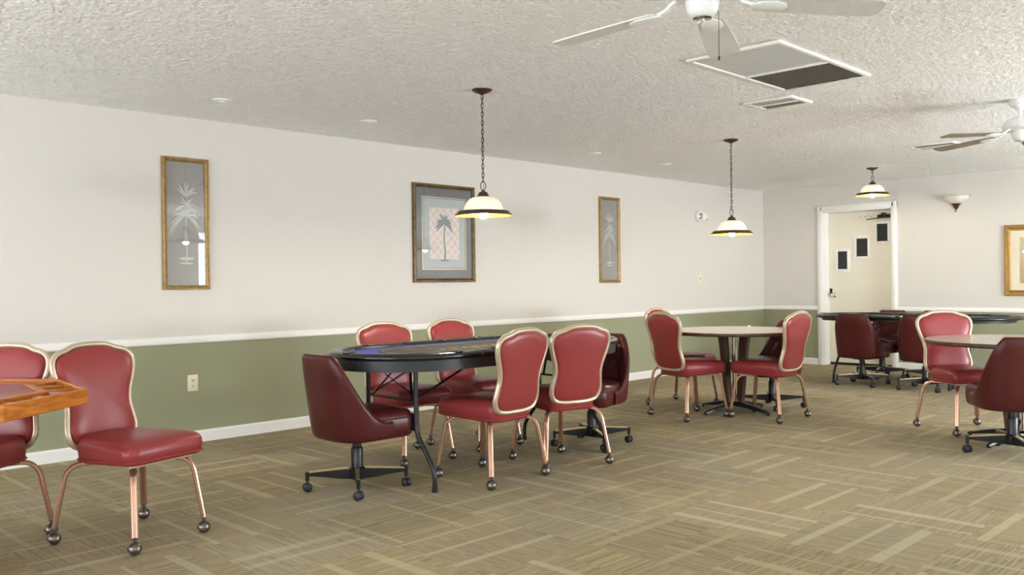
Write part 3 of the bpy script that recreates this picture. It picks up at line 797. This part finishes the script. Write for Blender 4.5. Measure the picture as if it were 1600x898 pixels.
# ------------------------------------------------------------------ round laminate tables
def round_table(loc, rotz, label):
    t = thing('round_table', label, 'table', loc, rotz, 'round laminate tables')
    R_, zt = .61, .728
    MB().lathe([(0, zt-.030), (R_-.012, zt-.030), (R_-.002, zt-.022), (R_, zt-.012), (R_-.002, zt-.003), (R_-.008, zt)], 96).build('table_edge', M_WALNUT, t)
    MB().lathe([(0, zt-.004), (R_-.009, zt-.004), (R_-.009, zt+.0012), (0, zt+.0012)], 96).build('tabletop', M_LAMINATE, t)
    MB().lathe([(.026, .07), (.026, zt-.03)], 28).build('column', M_CHROME, t)
    MB().lathe([(.034, .36), (.04, .37), (.04, .43), (.034, .44)], 24).build('collar', M_BLACK, t)
    pl = MB()
    for k in range(2): 
        m = Matrix.Rotation(k*PI/2, 4, 'Z'); pl.box(-.20, .20, -.022, .022, zt-.042, zt-.0305, .003, m)
    pl.build('top_bracket', M_BLACK, t)
    for k in range(4):
        m = Matrix.Rotation(k*PI/2, 4, 'Z')
        pr = [(.095, .175, zt-.043), (.082, .152, .55), (.066, .122, .3), (.055, .098, .085)]
        MB().loft([[tuple(m @ Vector((r, s*.019, z))) for r, s in ((r0, -1), (r1, -1), (r1, 1), (r0, 1))] for r0, r1, z in pr]).build('pedestal_fin', M_WALNUT, t, smooth=25)
    for k in range(4):
        m = Matrix.Rotation(k*PI/2, 4, 'Z'); rg = []
        for r, w_, z0, z1 in ((.0, .03, .05, .09), (.06, .03, .05, .09), (.16, .026, .042, .076), (.28, .021, .026, .052), (.36, .016, .012, .034), (.385, .010, .010, .024)):
            rg.append([tuple(m @ Vector((r, a_, z))) for a_, z in ((-w_, z0), (w_, z0), (w_, z1-.008), (w_*.6, z1), (-w_*.6, z1), (-w_, z1-.008))])
        f_ = MB().loft(rg); f_.lathe([(.014, 0), (.014, .006), (.006, .008), (.006, .014)], 12, tuple((m @ Vector((.37, 0, 0)))[:2])+(0,))
        f_.build('foot', M_BLACK, t, smooth=35)
    return t
rt1 = round_table((-4.185, 7.03, 0), rad(-10), 'round laminate table on a chrome and wood pedestal under the middle hanging lamp')
round_table((-1.87, 6.97, 0), rad(-15), 'round laminate table cut off by the photo edge, below the farther ceiling fan')
sc = MB().ball((0, 0, .008), 1, 10, 8, (.018, .012, .008)); sc.v = [(x+.003*math.sin(900*y), y, z+.003*math.sin(700*x)) for x, y, z in sc.v]
tag(sc.build('paper_scrap', M_PAPER, loc=(-4.27, 7.45, .7295)), 'tiny crumpled white paper scrap on the middle round table', 'paper')

# ------------------------------------------------------------------ octagonal oak game table
def octagon_table(c, ang):
    t = thing('game_table', 'octagonal orange oak game table with chip trough and raised centre panel', 'table', (c[0], c[1], 0), ang)
    ap = .612
    def oc(r, z): return [(r/math.cos(PI/8)*math.cos(PI/8+k*PI/4), r/math.cos(PI/8)*math.sin(PI/8+k*PI/4), z) for k in range(8)]
    zt = .76
    r_ = [oc(ap-.004, zt-.062), oc(ap, zt-.058), oc(ap, zt-.004), oc(ap-.004, zt), oc(ap-.018, zt), oc(ap-.022, zt-.004), oc(ap-.022, zt-.05), oc(ap-.022, zt-.062)]
    r_.append(r_[0])
    MB().loft(r_, False, False).build('rim', M_OAK, t, smooth=20)
    MB().loft([oc(ap-.02, zt-.062), oc(ap-.02, zt-.036)]).build('trough', M_OAKIN, t, smooth=20)
    for k in range(8):
        a = k*PI/4; m = Matrix.Rotation(a, 4, 'Z')
        for yy in (-.09, .09): MB().box(.475, ap-.022, yy-.006, yy+.006, zt-.036, zt-.012, .002, m).build('trough_divider', M_OAK, t)
        m2 = Matrix.Rotation(a+PI/8, 4, 'Z'); MB().box(.515, .63, -.006, .006, zt-.036, zt-.010, .002, m2).build('trough_divider', M_OAK, t)
    cp = [oc(.475, zt-.036), oc(.475, zt-.006), oc(.470, zt-.002), oc(.445, zt-.002), oc(.440, zt-.005)]
    MB().loft(cp, True, True).build('centre_frame', M_OAK, t, smooth=20)
    MB().loft([oc(.439, zt-.0049), oc(.439, zt-.003)]).build('centre_panel', M_GLASSTOP, t, smooth=20)
    MB().lathe([(.09, .05), (.075, .09), (.06, .2), (.075, .36), (.06, .5), (.1, zt-.062)], 32).build('pedestal', M_OAK, t)
    for k in range(4):
        m = Matrix.Rotation(k*PI/2+PI/8, 4, 'Z')
        MB().loft([[tuple(m @ Vector((r, y, z))) for y, z in ((-.03, z0), (.03, z0), (.03, z1), (-.03, z1))] for r, z0, z1 in ((.02, .05, .16), (.15, .03, .12), (.32, .0, .06))]).build('foot', M_OAK, t, smooth=25)
    return t
octagon_table((-4.135, .775), rad(-6.8))

# ------------------------------------------------------------------ pendant lamps
def pendant(x, y, zrim, label):
    t = thing('pendant_lamp', label, 'lamp', (x, y, 0), 0, 'bronze pendant lamps with white glass shades')
    MB().lathe([(.0, H), (.066, H), (.066, H-.006), (.058, H-.012), (.05, H-.018), (.02, H-.028), (.008, H-.034), (0, H-.034)], 32).build('ceiling_canopy', M_BRONZE, t)
    zc = zrim+.165
    cap = MB().lathe([(.0, zc), (.010, zc), (.014, zc-.012), (.026, zc-.014), (.030, zc-.022), (.034, zc-.028), (.036, zc-.038), (.050, zc-.046), (.053, zc-.052), (.05, zc-.054), (0, zc-.054)], 32)
    cap.build('lamp_cap', M_BRONZE, t)
    ch = MB()
    z = H-.034; k = 0; L = .038
    z_end = zc+.055
    ln = max(1, round((z-z_end)/(L*.74))); st = (z-z_end)/ln
    def link(cz, hh, ww, r, turn):
        pts = []
        for j in range(16):
            a = 2*PI*j/16; px = ww*math.cos(a); pz = hh*math.sin(a)
            pts.append((px*math.cos(turn), px*math.sin(turn), cz+pz))
        ch.tube(pts, r, 6, True)
    for j in range(ln): link(z-st*(j+.5), L*.5, .0085, .0022, .4+(PI/2 if j % 2 else 0))
    link(zc+.027, .03, .017, .003, .9)
    ch.tube([(.004*math.sin(j), .004*math.cos(j), z-(z-zc)*j/40) for j in range(41)], .0016, 6)
    ch.build('chain', M_BRONZE, t)
    zg = zc-.046; zr = zrim+.018
    hh = zg-zr
    prof = []
    for j in range(13):
        a = j/12; rr = .046+(.131-.046)*math.sin(a*PI/2)**.95; prof.append((rr, zg-hh*(1-math.cos(a*PI/2))))
    prof += [(.138, zr-.001), (.150, zr-.002), (.158, zr-.003)]
    inn = [(r-.004, z_) for r, z_ in prof[::-1]]
    MB().lathe(prof+inn, 48, cap0=False, cap1=False).build('glass_shade', M_MILK, t, smooth=60)
    rim = MB().lathe([(.146, zr-.004), (.147, zr+.004), (.152, zr+.008), (.164, zr+.008), (.169, zr+.004), (.171, zr-.003), (.176, zr-.006), (.183, zr-.010), (.1865, zr-.015), (.186, zr-.019), (.180, zr-.019), (.166, zr-.009), (.146, zr-.004)], 64, cap0=False, cap1=False)
    ro = rim.build('shade_rim', M_BRONZE, t, smooth=50)
    MB().lathe([(.1455, zr-.0048), (.166, zr-.0102), (.1805, zr-.0205), (.1835, zr-.0215)], 64, cap0=False, cap1=False).build('rim_lining', M_GOLDIN, ro, smooth=60)
    MB().lathe([(.014, zrim+.085), (.017, zrim+.08), (.017, zrim+.045), (.013, zrim+.042)], 20).build('socket', M_IVORY, t)
    bl = MB().lathe([(.012, zrim+.044), (.016, zrim+.034), (.025, zrim+.018), (.028, zrim+.004), (.026, zrim-.009), (.018, zrim-.019), (.008, zrim-.023), (0, zrim-.0235)], 24, cap0=False)
    bl.build('bulb', M_BULB, t, smooth=70)
    return t
pendant(-4.221, 3.994, 1.618, 'bronze pendant lamp with white glass shade over the blue poker table')
pendant(-4.220, 7.075, 1.590, 'bronze pendant lamp with white glass shade over the middle round table')
pendant(-4.212, 10.124, 2.125, 'bronze pendant lamp on a short chain close to the ceiling in front of the door')

# wall sconce
def sconce(x, y, z):
    t = thing('wall_sconce', 'unlit bowl sconce of white glass on bronze bracket, on the end wall beside the door', 'wall lamp', (x, y, z))
    g = MB()
    rings = []
    for r, zz in ((.045, .07), (.085, .085), (.125, .11), (.150, .14), (.158, .16)):
        rings.append([(r*math.cos(PI+PI*j/24), .85*r*math.sin(PI+PI*j/24), zz) for j in range(25)])
    inn = [[(px*.965, py*.965, pz+.001) for px, py, pz in r] for r in rings[::-1]]
    g.loft(rings+inn, False, False, closed=False)
    for zz in (0,): pass
    go = g.build('glass_bowl', M_MILK, t, smooth=60)
    kn = MB()
    for s in (-1, 1): kn.ball((s*.156, -.004, .158), .007, 12, 8)
    kn.build('finial', M_BRONZE, go)
    b = MB(); rg = []
    for r, zz in ((.008, .0), (.016, .006), (.02, .02), (.034, .04), (.038, .055), (.055, .066), (.058, .074)):
        rg.append([(r*math.cos(PI+PI*j/16), r*math.sin(PI+PI*j/16), zz) for j in range(17)])
    b.loft(rg, True, True, closed=False).ball((0, -.014, -.012), .009, 12, 8).lathe([(.004, -.03), (.006, -.022), (.004, -.012)], 10, (0, -.014, 0))
    b.box(-.03, .03, -.008, 0, .02, .16, .003)
    b.build('bracket', M_BRONZE, t, smooth=50)
sconce(-3.788, YB, 2.005)

# ------------------------------------------------------------------ ceiling fans
def fan(x, y, zb, ang, R_, mb, label, pitch, pull):
    t = thing('ceiling_fan', label, 'ceiling fan', (x, y, 0), ang, 'five-bladed ceiling fans')
    MB().lathe([(0, H), (.07, H), (.072, H-.02), (.062, H-.045), (.03, H-.06), (.0, H-.06)], 32).build('canopy', M_FANWHITE, t)
    zt = zb+.115
    MB().lathe([(.0125, zt-.01), (.0125, H-.05)], 16).build('downrod', M_FANWHITE, t)
    MB().lathe([(0, zt), (.04, zt), (.075, zt-.012), (.105, zt-.035), (.118, zt-.06), (.118, zt-.078), (.108, zt-.092), (.085, zt-.1), (0, zt-.1)], 40).build('motor_housing', M_FANWHITE, t, smooth=50)
    sw = MB().lathe([(0, zb+.018), (.058, zb+.018), (.059, zb+.0), (.055, zb-.025), (.046, zb-.042), (.034, zb-.052), (.0, zb-.055)], 32)
    so_ = sw.build('switch_housing', M_FANWHITE, t, smooth=50)
    MB().lathe([(0, zb-.050), (.034, zb-.050), (.034, zb-.056), (.008, zb-.058), (.006, zb-.064), (0, zb-.064)], 20).build('bottom_cap', M_CHROME, so_, smooth=40)
    for k in range(5):
        m = Matrix.Rotation(k*2*PI/5, 4, 'Z')
        tilt = Matrix.Translation((0, 0, zb)) @ Matrix.Rotation(rad(3.4), 4, 'Y') @ Matrix.Rotation(rad(pitch), 4, 'X')
        # blade outline, narrow at the root, rounded tip
        pts = [(.19, -.048), (.3, -.055), (.45, -.062), (.56, -.065)]
        top_ = [(x_, -y_) for x_, y_ in pts[::-1]]
        tip = [(R_-.035+.035*math.sin(rad(a_)), -.065+.03*(1-math.cos(rad(a_)))) for a_ in (20, 45, 70, 90)]
        tip2 = [(x_, -y_) for x_, y_ in tip[::-1]]
        root = [(.175, .03), (.175, -.03)]
        o_ = pts+tip+tip2+top_+root
        bl = MB().loft([[tuple(m @ tilt @ Vector((x_, y_, z_))) for x_, y_ in o_] for z_ in (-.003, .003)])
        bo = bl.build('blade', mb, t, smooth=30)
        ir = MB().sweep([tuple(m @ Vector(p)) for p in catmull([(.075, 0, zb+.024), (.11, 0, zb+.018), (.145, 0, zb-.004), (.18, 0, zb-.012)], 5, False)], rrect(.014, .006, .004))
        fl = [(.165, -.012), (.20, -.034), (.25, -.040), (.285, -.022), (.295, 0), (.285, .022), (.25, .040), (.20, .034), (.165, .012)]
        for z0, z1 in ((-.012, -.0032),):
            ir.loft([[tuple(m @ tilt @ Vector((.23+(x_-.23)*k_, y_*k_, z_))) for x_, y_ in fl] for z_, k_ in ((z0, .8), (z0+.004, 1), (z1, 1))])
        ir.build('blade_iron', M_FANWHITE, bo, smooth=40)
    if pull:
        m = Matrix.Rotation(-ang, 4, 'Z'); px, py = (m @ Vector(pull+(0,)))[:2]
        MB().tube([(px, py, zb-.03), (px, py, zb-.19)], .0011, 6).lathe([(.0, zb-.205), (.0035, zb-.2), (.0035, zb-.19), (0, zb-.187)], 10, (px, py, 0)).build('pull_chain', M_DARKSTEM, t)
    return t
fan(-1.708, 2.683, 2.146, rad(186), .62, M_FANBLADE, 'white ceiling fan nearest the camera, cut off by the top of the photo', -7, (.042, .038))
fan(-1.88, 7.08, 2.20, rad(167), .64, M_FANTAUPE, 'ceiling fan with taupe blades at the photo edge, above the second round table', 4, None)

# ------------------------------------------------------------------ ceiling vents
def grille(name, x0, x1, y0, y1, label, panels, fw=.03, drop=.014, pitch=.02, grp=None):
    t = thing(name, label, 'vent', ((x0+x1)/2, (y0+y1)/2, H), 0, grp)
    hx, hy = (x1-x0)/2, (y1-y0)/2
    f = MB()
    for a in ((-hx, hx, -hy, -hy+fw), (-hx, hx, hy-fw, hy), (-hx, -hx+fw, -hy+fw, hy-fw), (hx-fw, hx, -hy+fw, hy-fw)):
        f.box(a[0], a[1], a[2], a[3], -drop, -.0005, .003)
    for (p0, p1, dark, ang) in panels[1:]:
        f.box(-hx+fw, hx-fw, p0-.018, p0+.004, -drop, -.001, .002)
    f.build('frame', M_GRILLE, t)
    for (p0, p1, dark, ang) in panels:
        MB().box(-hx+fw*.8, hx-fw*.8, p0-.01, p1+.01, -.002, -.0006).build('backing', M_VENTDARK if dark else M_GRILLE, t)
        s = MB(); y = p0
        n = int((p1-p0)/pitch)
        for k in range(n):
            yc = p0+(k+.5)*(p1-p0)/n
            mtx = Matrix.Translation((0, yc, -drop*.5-.001)) @ Matrix.Rotation(rad(ang), 4, 'X')
            hw_ = pitch*(.56 if not dark else .2)
            s.box(-hx+fw, hx-fw, -hw_, hw_, -.0006, .0006, 0, mtx)
        s.build('louvres', M_GRILLE if not dark else M_VENTDARK, t)
    return t
grille('return_vent', -2.865, -2.28, 4.32, 5.475, 'large two-part return air vent in the ceiling, one half pale and one half dark grey', [(-.547, .035, False, 12), (.055, .547, True, 40)], .03, .016, .014)
grille('supply_vent', -3.29, -2.915, 5.68, 6.0, 'small square supply vent in the ceiling next to the large return vent', [(-.13, -.0, False, 20), (.018, .13, True, -35)], .035, .014, .026, 'small supply vents in the ceiling')
grille('supply_vent', -3.29, -2.87, 8.72, 9.04, 'small supply vent in the ceiling beyond the taupe fan blades', [(-.125, .0, True, -30), (.018, .125, False, 20)], .03, .014, .022, 'small supply vents in the ceiling')
# round cover plates along the ceiling by the long wall
for (x, y), lb in zip(((-5.636, 2.9), (-5.62, 4.105), (-5.56, 6.777), (-5.573, 7.998)), ('round white ceiling cover plate above the left gold-framed palm picture', 'round white ceiling cover plate between the left and middle palm pictures', 'round white ceiling cover plate above the narrow palm picture by the far lamp', 'round white ceiling cover plate nearest the room corner')):
    t = thing('ceiling_cover_plate', lb, 'cover plate', (x, y, H), 0, 'round ceiling cover plates')
    MB().lathe([(0, -.012), (.05, -.012), (.062, -.008), (.066, -.0005), (0, -.0005)], 32).build('plate', M_WHITEPL, t)
    MB().lathe([(0, -.016), (.018, -.016), (.02, -.012), (0, -.0115)], 20).build('centre_cap', M_WHITEPL, t)

# ------------------------------------------------------------------ things on the walls
def wallthing(name, label, cat, y, z, grp=None):
    o = thing(name, label, cat, (XL, y, z), 0, grp); return o
# outlet
t = wallthing('wall_outlet', 'ivory double outlet plate on the olive wall above the baseboard', 'outlet', 3.024, .449)
MB().box(0.0003, .006, -.041, .041, -.062, .062, .003).build('cover_plate', M_IVORY, t)
for dz in (-.021, .021):
    q = MB().box(.005, .0085, -.017, .017, dz-.015, dz+.015, .006).build('socket', M_IVORY, t)
    MB().box(.0083, .0092, -.009, -.005, dz-.004, dz+.007).box(.0083, .0092, .005, .009, dz-.004, dz+.007).box(.0083, .0092, -.003, .003, dz-.011, dz-.006).build('slots', M_SLOT, q)
# switch
t = wallthing('light_switch', 'ivory light switch plate on the off-white wall near the corner', 'switch', 9.923, 1.194)
MB().box(.0003, .006, -.036, .036, -.058, .058, .003).build('cover_plate', M_IVORY, t)
MB().box(.005, .016, -.005, .005, -.004, .014, .002).build('toggle', M_SLOT, t)
# alarm
t = wallthing('wall_alarm', 'white round alarm with side housing high on the wall near the corner', 'alarm', 9.932, 2.008)
def yz(mb):  # lathe axis towards the room
    mb.v = [(z, x, y) for x, y, z in mb.v]; return mb
q = yz(MB().lathe([(.0, .0005), (.072, .0005), (.075, .012), (.072, .045), (.062, .055), (.05, .052), (.046, .04), (.0, .04)], 32)); q.v = [(x, y-.045, z) for x, y, z in q.v]
q.build('round_housing', M_WHITEPL, t)
q = yz(MB().lathe([(.044, .041), (.044, .05), (.036, .056), (.03, .05), (.02, .05), (.018, .06), (0, .062)], 28)); q.v = [(x, y-.045, z) for x, y, z in q.v]
q.build('sounder', M_CHROME, t)
MB().box(.0005, .05, .0, .125, -.05, .04, .01).build('side_housing', M_WHITEPL, t)
MB().box(.0495, .0515, .085, .105, -.042, -.028).build('label_mark', M_SLOT, t)

# pictures; local x out of the wall, y along it, z up
def palm(mb, cy, z0, zc, sc, x, wid=.008, nf=11, droop=.5, seed=1, fw=.085, spread=128):
    rnd = random.Random(seed)
    # trunk
    tr = [(x, cy+.006*math.sin(k), z0+(zc-z0)*k/8) for k in range(9)]
    def ribbon(pts, ws):
        vs = []; fs = []
        for i, (p, w_) in enumerate(zip(pts, ws)):
            a = pts[max(i-1, 0)]; b = pts[min(i+1, len(pts)-1)]; d = Vector((0, b[1]-a[1], b[2]-a[2])).normalized(); nn = Vector((0, -d.z, d.y))
            for s in (-1, 1):
                for dx in (0, .0006): vs.append((p[0]+dx, p[1]+nn.y*w_*s, p[2]+nn.z*w_*s))
        for i in range(len(pts)-1):
            k = i*4
            fs += [(k+1, k+3, k+7, k+5), (k, k+4, k+6, k+2), (k, k+1, k+5, k+4), (k+2, k+6, k+7, k+3)]
        mb.add(vs, fs)
    ribbon(tr, [wid*(1.25-.5*k/8) for k in range(9)])
    for k in range(nf):
        a = rad(90-spread+2*spread*k/(nf-1)+rnd.uniform(-9, 9)); L = sc*rnd.uniform(.62, 1.08); dp = droop*rnd.uniform(.6, 1.3)
        pts = []; ws = []
        for j in range(9):
            u_ = j/8
            pts.append((x+.0002*k, cy+math.cos(a)*L*u_, zc+math.sin(a)*L*u_-dp*L*u_*u_*(.55+.4*abs(math.cos(a)))))
            ws.append(sc*fw*math.sin(PI*(u_*.93+.05))**.7*(1-.35*u_)+.0006)
        ribbon(pts, ws)
    vs = MB().ball((x, cy, z0), 1, 16, 6, (.0012, sc*.42, sc*.055)); mb.add(vs.v, vs.f)
def frame_ring(mb, w_, h_, prof):
    rg = []
    for off, d in prof:
        rg.append([(d, s*(w_/2-off), u_*(h_/2-off)) for s, u_ in ((-1, -1), (1, -1), (1, 1), (-1, 1))])
    rg.append(rg[0]); mb.loft(rg, False, False)
def picture_narrow(y, z, w_, h_, label, seed):
    t = wallthing('framed_picture', label, 'picture', y, z, 'narrow gold-framed palm pictures')
    f = MB(); frame_ring(f, w_, h_, [(0, .0005), (0, .018), (.004, .024), (.012, .026), (.022, .022), (.028, .016), (.032, .014), (.034, .004), (.034, .0005)])
    fo = f.build('frame', M_GOLD, t, smooth=30)
    b = MB()
    n1, n2 = int(w_/.02), int(h_/.02)
    for k in range(n2+1):
        for s in (-1, 1): b.ball((.025, s*(w_/2-.016), -h_/2+.016+(h_-.032)*k/n2), 1, 8, 5, (.006, .008, .0065))
    for k in range(1, n1):
        for s in (-1, 1): b.ball((.025, -w_/2+.016+(w_-.032)*k/n1, s*(h_/2-.016)), 1, 8, 5, (.006, .0065, .008))
    b.build('carved_beading', M_GOLD, fo)
    MB().box(.0006, .004, -w_/2+.03, w_/2-.03, -h_/2+.03, h_/2-.03).build('print', M_SKYGREY, t)
    p = MB()
    palm(p, .0, -h_*.30, h_*.06, .13, .0045, .004, 16, .8, seed, .045, 118)
    palm(p, .004, -h_*.27, h_*.13, .125, .0054, .003, 12, .75, seed+5, .045, 95)
    palm(p, .002, -h_*.26, h_*.20, .15, .0063, .003, 9, .35, seed+9, .05, 46)
    p.build('palm_motif', M_PALEPALM, t)
    MB().box(.0085, .0105, -w_/2+.03, w_/2-.03, -h_/2+.03, h_/2-.03).build('picture_glass', M_PICGLASS, t)
picture_narrow(2.986, 1.643, .362, .985, 'tall narrow palm picture in a gold beaded frame above the wall outlet', 2)
picture_narrow(8.041, 1.652, .368, .985, 'tall narrow palm picture in a gold beaded frame between two hanging lamps', 2)
def picture_mid(y, z, w_, h_):
    t = wallthing('framed_picture', 'large grey-matted palm print in a black and gold frame behind the hanging lamp', 'picture', y, z)
    f = MB(); frame_ring(f, w_, h_, [(0, .0005), (0, .022), (.006, .028), (.016, .028), (.022, .02), (.03, .024), (.036, .018), (.038, .005), (.038, .0005)])
    f.build('frame', M_GOLDDARK, t, smooth=30)
    MB().box(.0006, .006, -w_/2+.035, w_/2-.035, -h_/2+.035, h_/2-.035).build('mat_board', M_GREYMAT, t)
    mw, mh = w_/2-.125, h_/2-.135
    g = MB(); frame_ring(g, 2*mw+.03, 2*mh+.03, [(0, .006), (0, .0085), (.008, .0085), (.008, .006)]); g.build('mat_edge', M_CHAMP, t)
    MB().box(.0061, .0075, -mw, mw, -mh, mh).build('inner_mat', M_LTMAT, t)
    MB().box(.0076, .0085, -mw+.075, mw-.075, -mh+.085, mh-.085).build('print', M_LATTICE, t)
    p = MB(); palm(p, 0, -.255, .10, .15, .0087, .009, 11, .62, 9, .105, 112); p.build('palm_motif', M_GREYPALM, t)
    MB().box(.0125, .0145, -w_/2+.036, w_/2-.036, -h_/2+.036, h_/2-.036).build('picture_glass', M_PICGLASS, t)
picture_mid(5.533, 1.648, .77, .925)
t = thing('framed_picture', 'landscape print in wide gold frame on the end wall, cut off by the photo edge', 'picture', (-2.80, YB, 1.365), rad(-90))
f = MB(); frame_ring(f, .9, .83, [(0, .0005), (0, .026), (.008, .034), (.028, .03), (.046, .02), (.056, .022), (.062, .016), (.064, .005), (.064, .0005)]); f.build('frame', M_GOLDDEEP, t, smooth=30)
MB().box(.0006, .006, -.40, .40, -.36, .36).build('mat_board', M_CREAMMAT, t)
MB().box(.0061, .0075, -.29, .29, -.27, .27).build('print', M_TAN, t)
MB().box(.011, .013, -.392, .392, -.357, .357).build('picture_glass', M_PICGLASS, t)
